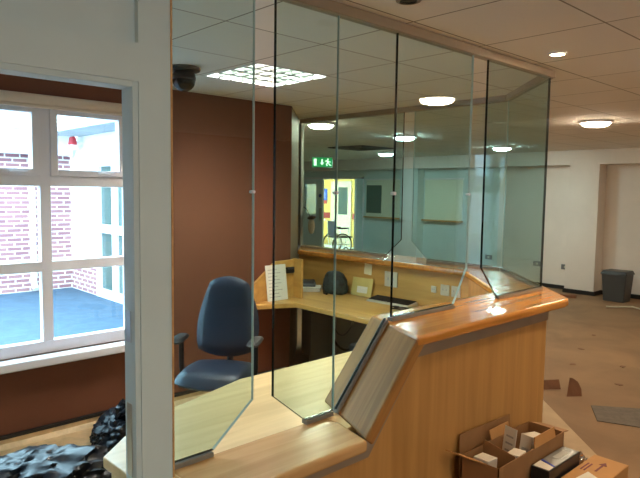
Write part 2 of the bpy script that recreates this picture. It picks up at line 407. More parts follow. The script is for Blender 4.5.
# low worktop: staff side top plus beech lipping on the public side
low = [(.872, 1.86), (.99, 1.86), (.99, 1.66), (3.2, 1.66), (3.24, 1.80), (3.24, 2.485), (1.765, 2.475), (1.301, 2.33), (1.03, 2.20), (.867, 2.055)]
obj('low_worktop', prism(NB(), low, LO - .04, LO, .004, 2), M['desk'], ctr)
lip = [(.99, 1.515), (1.69, 1.515), (1.735, 1.70), (1.735, 1.815), (.99, 1.815)]
obj('low_lipping', prism(NB(), lip, LO - .046, LO + .004, .016, 4), M['lownose'], ctr)
obj('desk_end', bx((.90, 1.90, 0), (.925, 2.06, LO - .04)), M['desk'], ctr)
# sloped oak piece
y0, y1 = 1.525, 1.95
def xs_(y): return 1.715 + (y - 1.53) / .27 * .06, 2.0 + (y - 1.53) / .27 * .14
a0, b0 = 1.685, 2.005; a1, b1 = 1.86, 2.18
th = (.046, -.03)
sl = [(a0 + .045, y0, LO - .035), (b0 + .045, y0, HI - .042), (b1 + .05, y1, HI - .042), (a1 + .05, y1, LO - .035)]
slt = [(a0, y0, LO + .003), (b0, y0, HI + .003), (b1, y1, HI + .003), (a1, y1, LO + .003)]
obj('sloped_top', hexa(NB(), sl + slt, .012, 3), M['oak'], ctr)
# raised top, one continuous ribbon round the end
hi = [(1.99, 1.522), (3.37, 1.522), (3.43, 1.532), (3.475, 1.565), (3.52, 1.61), (4.36, 2.42), (4.50, 2.56), (4.50, 5.05), (4.40, 5.03), (4.29, 4.91), (4.03, 4.64), (4.03, 2.65), (3.32, 1.945), (2.17, 1.945)]
obj('raised_top', prism(NB(), hi, HI - .045, HI + .003, .017, 4), M['nose'], ctr)
# office side carcass panels
obj('carcass', bx((2.3, 1.64, 0), (2.33, 1.83, LO - .04)), M['grey_panel'], ctr)
# back desk
dk = thing('back_desk', 'maple staff desk under the rear counter with angled left end', 'desk', (3.7, 3.4, 0))
dp = [(3.045, 4.155), (3.045, 4.02), (3.36, 3.87), (3.33, 2.52), (4.095, 2.655), (4.095, 4.66), (3.60, 4.155)]
obj('worktop', prism(NB(), dp, LO - .04, LO, .005, 2), M['desky'], dk)
us = [(3.085, .741), (3.54, .741), (3.54, 1.085), (3.33, 1.08), (3.085, .895)]
obj('side_upstand', prism(NB(), us, 4.13, 4.155, axis='Y'), M['desky'], dk)
obj('shelf_end', prism(NB(), [(3.54, 4.02), (3.56, 4.02), (3.56, 4.155), (3.54, 4.155)], .741, 1.095), M['desky'], dk)
obj('modesty_panel', bx((4.06, 2.7, .02), (4.08, 4.6, LO - .04)), M['grey_panel'], dk)
obj('leg', bx((3.45, 2.72, 0), (4.05, 2.745, LO - .04)), M['grey_panel'], dk)
obj('leg', bx((3.72, 4.08, 0), (4.05, 4.105, LO - .04)), M['grey_panel'], dk)

# ================================================================== GLASS SCREENS
T = .010
def pane(parent, pts, frm, edges):
    """pts: (s, z) polygon; frm maps (s, n, z) to world; edges: {edge index: 'd'/'l'} strips, painted dark or lit"""
    bm = NB(); n = len(pts)
    lo = [bm.verts.new(frm(p[0], 0, p[1])) for p in pts]; up = [bm.verts.new(frm(p[0], T, p[1])) for p in pts]
    bm.faces.new(lo[::-1]); bm.faces.new(up)
    for i in range(n): bm.faces.new((lo[i], lo[(i + 1) % n], up[(i + 1) % n], up[i]))
    bmesh.ops.recalc_face_normals(bm, faces=bm.faces[:])
    p = obj('pane', bm, M['glass'], parent)
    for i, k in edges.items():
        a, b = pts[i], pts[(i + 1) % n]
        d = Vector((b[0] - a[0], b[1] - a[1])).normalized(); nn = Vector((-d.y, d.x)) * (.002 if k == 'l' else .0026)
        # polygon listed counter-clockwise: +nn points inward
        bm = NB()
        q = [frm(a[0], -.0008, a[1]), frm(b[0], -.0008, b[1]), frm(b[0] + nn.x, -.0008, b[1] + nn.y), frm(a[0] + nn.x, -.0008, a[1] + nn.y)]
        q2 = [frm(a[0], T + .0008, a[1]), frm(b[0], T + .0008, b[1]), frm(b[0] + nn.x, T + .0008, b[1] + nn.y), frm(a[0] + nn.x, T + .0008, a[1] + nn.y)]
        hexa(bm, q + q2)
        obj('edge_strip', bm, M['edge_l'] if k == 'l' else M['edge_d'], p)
    return p
TOP = 2.424
ff = lambda s, n, z: (s, 1.795 + n, z)
scr = thing('glass_screen', 'frameless front glass screen stepping up from low counter to raised counter', 'glass screen', (2.3, 1.8, LO))
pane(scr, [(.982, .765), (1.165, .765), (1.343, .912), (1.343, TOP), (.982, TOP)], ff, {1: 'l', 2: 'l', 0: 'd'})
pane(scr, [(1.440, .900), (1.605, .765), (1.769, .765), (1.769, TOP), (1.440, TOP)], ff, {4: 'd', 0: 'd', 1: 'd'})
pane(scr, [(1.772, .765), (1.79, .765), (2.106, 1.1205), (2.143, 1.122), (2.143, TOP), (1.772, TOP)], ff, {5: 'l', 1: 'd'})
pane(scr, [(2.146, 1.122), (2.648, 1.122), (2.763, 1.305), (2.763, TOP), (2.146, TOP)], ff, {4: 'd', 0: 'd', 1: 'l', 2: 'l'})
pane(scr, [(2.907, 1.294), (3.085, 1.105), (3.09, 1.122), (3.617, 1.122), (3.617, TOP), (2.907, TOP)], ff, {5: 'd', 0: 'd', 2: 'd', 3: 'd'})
def sill(parent, pts, frm, w=.010, h=.016):
    for (a, b) in pts:
        bm = NB()
        d = Vector((b[0] - a[0], b[1] - a[1])).normalized(); nn = Vector((-d.y, d.x)) * h
        q = [frm(a[0], -w, a[1]), frm(b[0], -w, b[1]), frm(b[0] + nn.x, -w, b[1] + nn.y), frm(a[0] + nn.x, -w, a[1] + nn.y)]
        q2 = [frm(a[0], T + w, a[1]), frm(b[0], T + w, b[1]), frm(b[0] + nn.x, T + w, b[1] + nn.y), frm(a[0] + nn.x, T + w, a[1] + nn.y)]
        hexa(bm, q + q2)
        obj('sill_channel', bm, M['channel'], parent)
sill(scr, [((.98, LO + .005), (1.16, LO + .005)), ((1.61, LO + .005), (1.765, LO + .005)), ((1.797, LO + .002), (2.118, HI + .003)), ((2.14, HI + .0035), (2.645, HI + .0035)), ((3.09, HI + .0035), (3.61, HI + .0035))], ff)
obj('head_rail', bx((.98, 1.775, TOP), (3.64, 1.825, CEIL - .002), .003), M['rail'], scr)
for x in (1.7705, 2.1445):  # pale discs imitating flash glints on the glass edges, here and below
    bm = NB(); cyl(bm, (x, 1.788, 1.70), (x, 1.812, 1.70), .008, seg=14); obj('glint_disc', bm, M['upvc'], scr, True)
for x in (1.338, 2.758):
    bm = NB(); cyl(bm, (x, 1.788, 1.70), (x, 1.812, 1.70), .006, seg=14); obj('glint_disc', bm, M['upvc'], scr, True)

r2 = math.sqrt(.5)
fe = lambda s, n, z: (3.625 + s * r2 + n * -r2, 1.80 + s * r2 + n * r2, z)
scr2 = thing('glass_screen', 'angled end glass pane at the right corner of the raised counter', 'glass screen', (3.95, 2.13, HI))
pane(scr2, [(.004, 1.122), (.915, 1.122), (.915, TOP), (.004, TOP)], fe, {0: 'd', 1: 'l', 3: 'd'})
sill(scr2, [((.02, HI + .0035), (.91, HI + .0035))], fe)
obj('head_rail', prism(NB(), [fe(.02, -.02, 0)[:2], fe(.94, -.02, 0)[:2], fe(.90, .03, 0)[:2], fe(.0, .03, 0)[:2]], TOP, CEIL - .002), M['rail'], scr2)
fb = lambda s, n, z: (4.285 - n, s, z)
scr3 = thing('glass_screen', 'rear glass screen along the back counter before the open waiting area', 'glass screen', (4.28, 3.7, HI))
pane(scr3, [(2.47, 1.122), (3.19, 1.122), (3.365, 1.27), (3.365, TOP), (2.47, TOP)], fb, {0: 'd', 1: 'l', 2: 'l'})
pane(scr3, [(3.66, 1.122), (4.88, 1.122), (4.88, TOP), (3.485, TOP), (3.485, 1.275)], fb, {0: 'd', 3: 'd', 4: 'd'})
sill(scr3, [((2.475, HI + .0035), (3.19, HI + .0035)), ((3.66, HI + .0035), (4.86, HI + .0035))], fb)
obj('head_rail', bx((4.255, 2.47, TOP), (4.305, 4.89, CEIL - .002), .003), M['rail'], scr3)
obj('end_post', bx((4.262, 4.865, HI + .02), (4.30, 4.905, TOP)), M['alu'], scr3)

# ================================================================== CEILING FITTINGS
proto = thing('ceiling_light', 'round ceiling light over the public floor before the raised counter, out of frame at right', 'ceiling light', (3.99, .67, CEIL), 0, 'round ceiling lights')
obj('rim', lathe(NB(), [(.135, 0), (.165, 0), (.165, -.018), (.150, -.026), (.135, -.02)], seg=40, cap=False), M['upvc'], proto, True, True)
obj('diffuser', lathe(NB(), [(.136, -.004), (.136, -.026), (.125, -.044), (.09, -.056), (.015, -.060)], seg=40), M['lamp'], proto, True, True)
cool = thing('ceiling_light', 'x', 'ceiling light', (6.43, 5.23, CEIL), 0, 'round ceiling lights')
obj('rim', lathe(NB(), [(.135, 0), (.165, 0), (.165, -.018), (.150, -.026), (.135, -.02)], seg=40, cap=False), M['upvc'], cool, True, True)
obj('diffuser', lathe(NB(), [(.136, -.004), (.136, -.026), (.125, -.044), (.09, -.056), (.015, -.060)], seg=40), M['coollamp'], cool, True, True)
cool['label'] = 'round ceiling light glowing greenish through the glass, right of the dark vent'
for x, y, lab in ((8.96, 7.73, 'smallest round ceiling light, far off behind the dark ceiling vent'),
                  (8.91, 5.20, 'round ceiling light seen through the angled end pane')):
    dup(cool, (x, y, CEIL), 0, lab)
for x, y, lab in ((4.66, 4.99, 'round ceiling light just above the green exit sign'),
                  (6.36, 2.65, 'round ceiling light over the open floor right of the screen, clear of any glass'),
                  (1.3, -1.3, 'unseen round light added over the public floor behind the viewpoint'), (.15, -2.2, 'unseen round light added near the rear wall behind the viewpoint'), (9.3, -.2, 'unseen round light added over the open floor out at far right')):  # these three are unseen lamps, added to brighten post, counter and room
    dup(proto, (x, y, CEIL), 0, lab)
dl = thing('downlight', 'small lit downlight in the ceiling right of the glass head rail', 'downlight', (3.21, 1.56, CEIL), 0, 'small downlights')
obj('rim', lathe(NB(), [(.036, 0), (.052, 0), (.050, -.006), (.038, -.008)], seg=28, cap=False), M['upvc'], dl, True, True)
lampd = obj('bulb', lathe(NB(), [(.037, -.002), (.036, -.005), (.01, -.007)], seg=28), M['spot'], dl, True, True)
dl2 = thing('downlight', 'unlit dark downlight at the top edge above the glass head rail', 'downlight', (1.925, 1.56, CEIL), 0, 'small downlights')
obj('rim', lathe(NB(), [(.036, 0), (.052, 0), (.050, -.006), (.038, -.008)], seg=28, cap=False), M['rail'], dl2, True, True)
obj('bulb', lathe(NB(), [(.037, -.001), (.036, -.004), (.01, -.005)], seg=28), M['darkhole'], dl2, True, True)

lp = thing('light_panel', 'square fluorescent ceiling panel with white louvre grid above the desk', 'ceiling light', (2.52, 3.235, CEIL))
bm = NB(); h = .283
for a, b in (((-h - .011, -h - .011), (h + .011, -h)), ((-h - .011, h), (h + .011, h + .011)), ((-h - .011, -h), (-h, h)), ((h, -h), (h + .011, h))):
    box(bm, (a[0], a[1], -.004), (b[0], b[1], .075))
obj('frame', bm, M['upvc'], lp, False, True)
obj('reflector', bx((-h, -h, .068), (h, h, .074)), M['upvc'], lp, False, True)
for k in range(4):
    y = -h + (k + .5) * 2 * h / 4
    bm = NB(); cyl(bm, (-h + .005, y, .048), (h - .005, y, .048), .013, seg=12); obj('tube', bm, M['tube'], lp, True, True)
bm = NB()
for k in range(1, 4): box(bm, (-h, -h + k * 2 * h / 4 - .016, -.002), (h, -h + k * 2 * h / 4 + .016, .03))
for k in range(1, 6): box(bm, (-h + k * 2 * h / 6 - .010, -h, -.001), (-h + k * 2 * h / 6 + .010, h, .029))
obj('louvre', bm, M['louvre'], lp, False, True)

dc = thing('dome_camera', 'black dome security camera on a grey ceiling plate by the white post', 'camera', (1.99, 3.40, CEIL))
obj('ceiling_plate', lathe(NB(), [(.10, 0), (.105, -.01), (.10, -.022), (.06, -.026)], seg=32), M['bin'], dc, True, True)
obj('collar', lathe(NB(), [(.055, -.024), (.072, -.045), (.075, -.075), (.07, -.08)], seg=32), M['black'], dc, True, True)
obj('dome', lathe(NB(), [(.072, -.08)] + [(.072 * math.cos(a), -.08 - .07 * math.sin(a)) for a in [k * math.pi / 2 / 8 for k in range(1, 8)]] + [(.004, -.15)], seg=32), M['domeblack'], dc, True, True)

vt = thing('ceiling_vent', 'dark square ceiling vent seen through the glass before the far lights', 'vent', (7.62, 7.15, CEIL))
bm = NB(); box(bm, (-.40, -.40, -.004), (.40, .40, -.001)); obj('backing', bm, M['darkhole'], vt, False, True)
bm = NB()
for k in range(4):
    q = .40 - k * .09
    for a, b in (((-q, -q), (q, -q + .02)), ((-q, q - .02), (q, q)), ((-q, -q), (-q + .02, q)), ((q - .02, -q), (q, q))): box(bm, (a[0], a[1], -.02), (b[0], b[1], -.004))
obj('blades', bm, M['bin'], vt, False, True)

# exit sign hanging across the view
ex = thing('exit_sign', 'green illuminated exit sign with running figure hanging from the ceiling', 'exit sign', (8.55, 9.1, 2.2), R(-43.1))
obj('housing', bx((-.215, -.02, 0), (.215, .02, .215), .006), M['alu'], ex, False, True)
obj('hanger', bx((-.006, -.006, .215), (.006, .006, .27)), M['alu'], ex, False, True)
obj('face', bx((-.205, -.026, .01), (.205, -.021, .205)), M['exitgreen'], ex, False, True)
bm = NB(); yy = (-.030, -.0265)
def flat(pts): prism(bm, pts, yy[0], yy[1], axis='Y')
flat([(-.175, .04), (-.115, .04), (-.115, .18), (-.175, .18)])                                   # doorway
flat([(-.02, .17), (.012, .17), (.012, .10), (.04, .10), (-.004, .045), (-.048, .10), (-.02, .10)])  # arrow down
flat([(.115 + .018 * math.cos(a), .17 + .018 * math.sin(a)) for a in [k * math.pi / 5 for k in range(10)]])
flat([(.085, .15), (.125, .148), (.135, .10), (.10, .095)]); flat([(.10, .10), (.13, .10), (.10, .065), (.115, .035), (.09, .03), (.075, .068)])
flat([(.12, .10), (.138, .10), (.155, .07), (.185, .045), (.17, .035), (.135, .06)]); flat([(.12, .148), (.13, .135), (.175, .12), (.17, .105), (.12, .12)])
flat([(.09, .15), (.10, .135), (.07, .115), (.055, .13)])
obj('pictogram', bm, M['exitwhite'], ex, False, True)

# ================================================================== OFFICE CHAIR
ch = thing('office_chair', 'blue-black leather office chair with armrests behind the low counter', 'chair', (2.22, 3.36, 0), R(-50))
def cushion(w, d, t, taper=1., crown=.02, n=14):
    """rounded slab in x (w), y (d), thickness z"""
    bm = NB(); G = []
    for s in (1, -1):
        g = []
        for i in range(n + 1):
            row = []
            for j in range(n + 1):
                u = -1 + 2 * i / n; v = -1 + 2 * j / n
                # squircle mapping
                a = u * math.sqrt(1 - v * v * .30); b = v * math.sqrt(1 - u * u * .30)
                e = max(abs(u), abs(v)); h = (max(0, 1 - e ** 5)) ** .5
                k = 1 + (taper - 1) * (v + 1) / 2
                row.append(bm.verts.new((a * w / 2 * k, b * d / 2, s * (t / 2 * h + crown * (1 - u * u) * (1 - v * v)))))
            g.append(row)
        G.append(g)
    for s, g in zip((1, -1), G):
        for i in range(n):
            for j in range(n):
                q = (g[i][j], g[i + 1][j], g[i + 1][j + 1], g[i][j + 1])
                bm.faces.new(q if s > 0 else q[::-1])
    bmesh.ops.remove_doubles(bm, verts=bm.verts[:], dist=.0005)
    bmesh.ops.recalc_face_normals(bm, faces=bm.faces[:])
    return bm
bm = cushion(.52, .50, .09, .92, .016)
for v in bm.verts:
    if v.co.y < -.14: v.co.z -= (-.14 - v.co.y) ** 2 * 2.2
obj('seat', spin(bm, (0, -.03, .475)), M['leather'], ch, True, True)
bm = cushion(.455, .565, .075, .76, .014)
for v in bm.verts:   # lumbar curve, wider in the lower third
    v.co.z += -.05 * math.cos(v.co.y * 5.0) + .03
    v.co.x *= 1 + .10 * math.cos((v.co.y + .08) * 6)
xform(bm, Matrix.Rotation(R(80), 4, 'X')); xform(bm, Matrix.Translation((0, .235, .815)))
obj('backrest', bm, M['leather'], ch, True, True)
bm = cushion(.40, .52, .03, .74, .004); xform(bm, Matrix.Rotation(R(80), 4, 'X')); xform(bm, Matrix.Translation((0, .29, .80)))
obj('back_shell', bm, M['black'], ch, True, True)
bm = NB(); tube(bm, [(0, .02, .40), (0, .20, .40), (0, .29, .44), (0, .315, .60), (0, .325, .80)], .024, 10)
obj('back_bracket', bm, M['black'], ch, True, True)
for s in (-1, 1):
    bm = NB(); tube(bm, [(s * .12, 0, .425), (s * .22, 0, .42), (s * .25, 0, .45), (s * .258, 0, .52), (s * .258, 0, .69)], .017, 10)
    a = obj('arm', bm, M['black'], ch, True, True)
    bm = cushion(.085, .25, .035, 1, .004, 8); xform(bm, Matrix.Translation((s * .26, -.03, .705)))
    obj('arm_pad', bm, M['black'], a, True, True)
obj('mechanism', bx((-.13, -.12, .395), (.13, .12, .43), .01), M['black'], ch, False, True)
bm = NB(); tube(bm, [(.1, .02, .41), (.2, .04, .41), (.27, .05, .40)], .006); obj('lever', bm, M['black'], ch, True, True)
bm = NB(); cyl(bm, (0, 0, .1), (0, 0, .40), .028); cyl(bm, (0, 0, .09), (0, 0, .25), .042); obj('gas_lift', bm, M['black'], ch, True, True)
for k in range(5):
    a = R(72 * k + 20); c, s = math.cos(a), math.sin(a)
    bm = NB(); tube(bm, [(.03 * c, .03 * s, .115), (.16 * c, .16 * s, .10), (.30 * c, .30 * s, .078)], .022, 10)
    lg = obj('base_leg', bm, M['black'], ch, True, True)
    bm = NB()
    for w in (-.018, .018):
        p = Vector((.30 * c, .30 * s, .028)); t_ = Vector((-s, c, 0))
        cyl(bm, p + t_ * (w - .008), p + t_ * (w + .008), .028, seg=16)
    cyl(bm, (.30 * c, .30 * s, .03), (.30 * c, .30 * s, .075), .008, seg=10)
    obj('castor', bm, M['black'], lg, True, True)

# ================================================================== THINGS ON THE BACK DESK
t = thing('leaflet', 'white printed sheet standing against the wooden end of the rear desk', 'paper', (3.3, 4.09, LO))
bm = NB(); box(bm, (-.115, -.002, 0), (.115, 0, .315)); obj('sheet', spin(bm, (3.315, 4.075, LO + .001), 0, R(-8)), M['paper'], t)
bm = NB()
for k in range(9):
    w = random.uniform(.05, .09); box(bm, (-.09, -.0032, .03 + k * .03), (-.09 + 2 * w, -.0022, .036 + k * .03))
obj('printed_lines', spin(bm, (3.315, 4.075, LO + .001), 0, R(-8)), M['ink'], t)
t = thing('desk_clip', 'small black clip on the wooden desk end beside the white sheet', 'clip', (3.49, 4.12, .98))
bm = NB(); box(bm, (3.44, 4.108, .965), (3.535, 4.129, 1.02), .006); obj('clip_body', bm, M['black'], t)
bm = NB(); box(bm, (3.45, 4.10, 1.0), (3.525, 4.108, 1.015), .003); obj('lever', bm, M['bin'], t)

def merged(parts):
    bm = NB()
    for b2 in parts:
        me = bpy.data.meshes.new('tmp'); b2.to_mesh(me); b2.free(); bm.from_mesh(me); bpy.data.meshes.remove(me)
    return bm
ps = [spin(bx((-.15, -.105, 0), (.15, .105, .006)), (3.88, 4.345, LO + .001 + k * .0065), random.uniform(-.15, .15) - .78) for k in range(6)]
tag(obj('paper_stack', merged(ps), M['paper']), 'low stack of white papers on the rear desk near its left end', 'papers')
t = thing('tape_dispenser', 'dark desk device lying on the stack of white papers', 'desk device', (3.88, 4.345, LO + .041), R(-45))
obj('body', bx((-.10, -.06, 0), (.10, .06, .03), .008), M['bin'], t, False, True)
obj('top_cover', hexa(NB(), [(-.095, -.055, .03), (.095, -.055, .03), (.095, .055, .03), (-.095, .055, .03), (-.085, -.04, .05), (.085, -.04, .05), (.085, .05, .062), (-.085, .05, .062)], .006), M['black'], t, False, True)
# dark patterned bag slumped against the upstand
bm = NB(); bmesh.ops.create_icosphere(bm, subdivisions=4, radius=1)
for v in bm.verts:
    p = v.co.copy(); e = 3.2
    q = (abs(p.x) ** e + abs(p.y) ** e + abs(p.z) ** e) ** (1 / e)
    p = p / q; n_ = noise.noise(p * 2.3 + Vector((3, 1, 5))) * .10 + noise.noise(p * 6) * .04
    p = p * (1 + n_)
    if p.z < -.85: p.z = -.85
    v.co = Vector((p.x * .075 * (1 - .15 * p.z), p.y * .115 * (1 - .18 * p.z), (p.z + .85) * .115))
t = thing('shoulder_bag', 'dark patterned bag slumped against the rear desk upstand', 'bag', (3.96, 4.02, LO + .001))
obj('bag_body', spin(bm, (3.965, 4.02, LO + .002), R(12)), M['darkbag'], t, True)
bm = NB(); tube(bm, [(3.93, 4.08, LO + .17), (3.90, 4.09, LO + .13), (3.88, 4.09, LO + .05), (3.86, 4.06, LO + .012), (3.84, 4.0, LO + .012)], .010); obj('strap', bm, M['black'], t, True)
t = thing('folder', 'yellow plastic folder leaning beside the dark patterned bag', 'folder', (4.04, 3.77, LO))
obj('cover', spin(bx((-.005, -.13, 0), (.005, .11, .17), .003), (4.045, 3.77, LO + .003), R(4), 0, R(12)), M['yellow_paper'], t)
obj('label_print', spin(bx((-.0065, -.08, .03), (-.0052, .04, .09)), (4.045, 3.77, LO + .003), R(4), 0, R(12)), M['paper'], t)
t = thing('keyboard', 'black topped keyboard on the rear desk against the upstand', 'keyboard', (3.99, 3.34, LO + .001), R(-88))
obj('case', hexa(NB(), [(-.23, -.075, 0), (.23, -.075, 0), (.23, .075, 0), (-.23, .075, 0), (-.225, -.07, .016), (.225, -.07, .016), (.225, .07, .034), (-.225, .07, .034)], .004), M['socketw'], t, False, True)
bm = NB()
for i in range(15):
    for j in range(5):
        y = -.055 + j * .026; z = .018 + (y + .07) / .14 * .018
        box(bm, (-.215 + i * .0287, y, z), (-.215 + i * .0287 + .025, y + .022, z + .008), .002, 1)
o = obj('keys', bm, M['black'], t, False, True); o['kind'] = 'stuff'
bm = NB(); tube(bm, [(3.83 + .055 * math.sin(k * .9) + .01 * (k % 3), 3.14 + .075 * math.cos(k * .7 + 1), LO + .008 + .004 * (k % 2)) for k in range(16)], .006)
tag(obj('cable', bm, M['black'], None, True), 'tangle of short black cable on the rear desk in front of the keyboard', 'cable')
bm = NB(); tube(bm, [(4.0 - .02 * math.sin(k * .8), 2.92 + .015 * k, LO + .007) for k in range(6)], .007)
tag(obj('cable', bm, M['black'], None, True), 'short end of black cable on the rear desk right of the tangle', 'cable')
tag(obj('sticky_note', spin(bx((-.002, -.045, 0), (0, .045, .10)), (4.093, 3.72, .945), 0, R(4), 0), M['note_paper']), 'pale yellow note stuck under the rear counter edge above the folder', 'note')
def plate(y, w, z0, h_, lab, m_='socketw'):
    t = thing('socket_plate', lab, 'socket', (4.1, y, z0), 0, 'plates on the rear upstand')
    obj('cover', bx((4.088, y - w / 2, z0), (4.0995, y + w / 2, z0 + h_), .004), M[m_], t)
    for d in (-.2, .2): obj('slot', bx((4.0862, y + d * w - .006, z0 + h_ * .45), (4.0881, y + d * w + .006, z0 + h_ * .62)), M['ink'], t)
plate(3.44, .145, .865, .135, 'greenish grey double plate on the rear upstand above the keyboard')
plate(2.975, .05, .875, .055, 'smallest plate on the rear upstand, left of two square ones')
plate(2.862, .085, .865, .09, 'square plate on the rear upstand between smallest plate and right square one')
plate(2.755, .085, .865, .09, 'rightmost square plate on the rear upstand')
# cables and equipment under the rear desk
bm = NB(); tube(bm, arc((4.03, 4.30, .60), (3.98, 3.55, .62), .40), .012)
tag(obj('cable', bm, M['black'], None, True), 'thick black cable loop hanging under the rear desk', 'cable')
bm = NB(); tube(bm, arc((4.03, 4.22, .64), (3.99, 3.75, .60), .28), .007)
tag(obj('cable', bm, M['bin'], None, True), 'thin grey cable loop hanging inside the thick black one under the rear desk', 'cable')
t = thing('computer_tower', 'grey computer tower on the floor under the rear desk', 'computer', (3.85, 3.6, 0))
obj('case', bx((3.62, 3.30, 0.003), (3.95, 3.48, .42), .008), M['grey_panel'], t)
obj('front_bezel', bx((3.605, 3.305, .01), (3.62, 3.475, .415), .005), M['bin'], t)
t = thing('wall_unit', 'small black unit with white label on brown wall behind the chair', 'wall unit', (3.1, 4.19, .52))
obj('housing', bx((2.98, 4.12, .44), (3.14, 4.198, .68), .02), M['black'], t)
obj('label_strip', bx((3.03, 4.117, .49), (3.07, 4.121, .64)), M['paper'], t)

# ================================================================== BIN BAGS BY THE OFFICE WALL
def binbag(cx, cy, rx, ry, rz, seed, n=5):
    bm = NB(); bmesh.ops.create_icosphere(bm, subdivisions=n, radius=1)
    o_ = Vector((seed * 3.7, seed * 1.3, seed * 2.1))
    for v in bm.verts:
        p = v.co.copy()
        a = noise.noise(p * 1.3 + o_) * .28
        r1 = 1 - abs(noise.noise(p * 2.6 + o_)) * 2; r2_ = 1 - abs(noise.noise(p * 6.0 + o_ * 2)) * 2; r3 = 1 - abs(noise.noise(p * 13 + o_)) * 2
        w_ = 1 - abs(noise.noise(Vector((p.x * 3 + p.y * 7, p.y * 2 - p.x * 4, p.z * 3)) + o_)) * 2
        p = p * (1 + a + .12 * r1 + .07 * r2_ + .06 * w_ + .018 * r3)
        z = p.z * rz + rz * .55
        v.co = Vector((p.x * rx, p.y * ry, max(z, .004 + .002 * noise.noise(p * 9))))
    return spin(bm, (cx, cy, 0), 0)
def bag_thing(lab, cx, cy, rx, ry, rz, seed, knot):
    t = thing('bin_bag', lab, 'bin bag', (cx, cy, 0.003), 0, 'black bin bags by the office wall')
    obj('sack', spin(binbag(0, 0, rx, ry, rz, seed), (cx, cy, .003)), M['bag'], t, True)
    kx, ky, kz = knot
    bm = NB(); bmesh.ops.create_icosphere(bm, subdivisions=4, radius=1)
    for v in bm.verts:
        p = v.co.copy(); a = math.atan2(p.y, p.x)
        k = 1 + .30 * math.sin(a * 5 + seed) * (p.z + 1) / 2 + .35 * noise.noise(p * 2.4)
        v.co = Vector((p.x * .045 * k * (1.2 + .5 * p.z), p.y * .045 * k * (1.2 + .5 * p.z), p.z * .07 + .03 * noise.noise(p * 3)))
    obj('knot', spin(bm, (kx, ky, kz), .4, .7, .5), M['bag'], t, True)
bag_thing('black bin bag slumped largest at the lower left corner by the door', .98, 3.28, .40, .27, .17, 1, (.80, 3.35, .20))
bag_thing('black bin bag slumped behind the white post nearest the window wall', 1.72, 3.72, .19, .17, .13, 2, (1.70, 3.68, .24))
bag_thing('flattened black bin bag on the floor beside the end of the low worktop', 1.60, 3.08, .17, .24, .15, 3, (1.50, 3.08, .22))

# ================================================================== FAR SIDE
def wall_socket(y, z, lab):
    t = thing('wall_socket', lab, 'socket', (10.58, y, z), 0, 'sockets on the far wall')
    obj('cover', bx((10.565, y - .075, z - .045), (10.584, y + .075, z + .045), .004), M['socket'], t)
    obj('rocker', bx((10.560, y - .02, z - .02), (10.566, y + .02, z + .02), .002), M['socketw'], t)
struct('trim_8', bx((10.585, 4.7, 0), (10.5995, 6.2, 2.225)), M['wallwhite'])
wall_socket(4.82, .41, 'dark socket plate on the bare far wall just left of the column')
wall_socket(5.36, .42, 'dark socket plate low on the far wall seen through the corner pane')
wall_socket(6.38, .45, 'dark socket plate low on the far wall seen farthest left through glass')
bn = thing('waste_bin', 'tall grey waste bin with darker lid against the far right wall', 'bin', (10.08, 3.76, 0))
obj('bin_body', hexa(NB(), [(9.97, 3.58, .002), (10.25, 3.58, .002), (10.25, 3.90, .002), (9.97, 3.90, .002), (9.94, 3.55, .44), (10.27, 3.55, .44), (10.27, 3.93, .44), (9.94, 3.93, .44)], .012), M['bin'], bn)
obj('lid', hexa(NB(), [(9.92, 3.53, .44), (10.28, 3.53, .44), (10.28, 3.95, .44), (9.92, 3.95, .44), (9.95, 3.56, .50), (10.27, 3.56, .50), (10.27, 3.92, .50), (9.95, 3.92, .50)], .012), M['binlid'], bn)
# pale boards with lit ledges on the far wall
def board(y0, y1, lab, ledge=True):
    t = thing('wall_board', lab, 'board', (10.58, (y0 + y1) / 2, 1.1))
    obj('panel', bx((10.565, y0, 1.14), (10.584, y1, 1.99)), M['pale_panel'], t)
    obj('ledge', bx((10.50, y0 - .03, 1.105), (10.584, y1 + .03, 1.14), .004), M['lownose'], t)
    obj('top_trim', bx((10.54, y0 - .03, 1.99), (10.584, y1 + .03, 2.02), .004), M['upvc'], t)
board(7.03, 7.98, 'pale lit board with timber ledge on far wall, right of the pilaster')
board(8.54, 9.70, 'pale board left of the far pilaster with a green panel on it')
tag(obj('pin_board', bx((10.548, 9.22, 1.22), (10.564, 9.68, 1.87), .004), M['greenboard']), 'dark green pin board on the pale board right of the open corridor door', 'board')
# corridor beyond the double doors
struct('wall_corridor', bx((13.4, 7.8, 0), (13.52, 14.7, CEIL)), M['yellow'])
struct('wall_corridor_north', bx((10.72, 14.6, 0), (13.4, 14.72, CEIL)), M['yellow'])
struct('wall_corridor_south', bx((10.72, 7.8, 0), (13.4, 7.92, CEIL)), M['yellow'])
struct('floor_corridor', bx((10.7005, 7.8, -.08), (13.5, 14.7, 0)), M['bluedoor'])
struct('ceiling_corridor', bx((10.7005, 7.8, CEIL), (13.5, 14.7, CEIL + .08)), M['wallwhite'])
bm = NB(); box(bm, (13.385, 7.92, .86), (13.4, 12.86, 1.04)); box(bm, (13.385, 13.85, .86), (13.4, 14.6, 1.04))
struct('trim_9', bm, M['redband'])
cl = thing('ceiling_light', 'unseen ceiling light added in the corridor beyond the double doors', 'ceiling light', (12.0, 12.2, CEIL))  # out of view, added to light up the corridor
obj('housing', bx((-.3, -.6, -.03), (.3, .6, -.0005)), M['upvc'], cl, False, True)
obj('diffuser', bx((-.28, -.58, -.045), (.28, .58, -.03)), M['corrlamp'], cl, False, True)
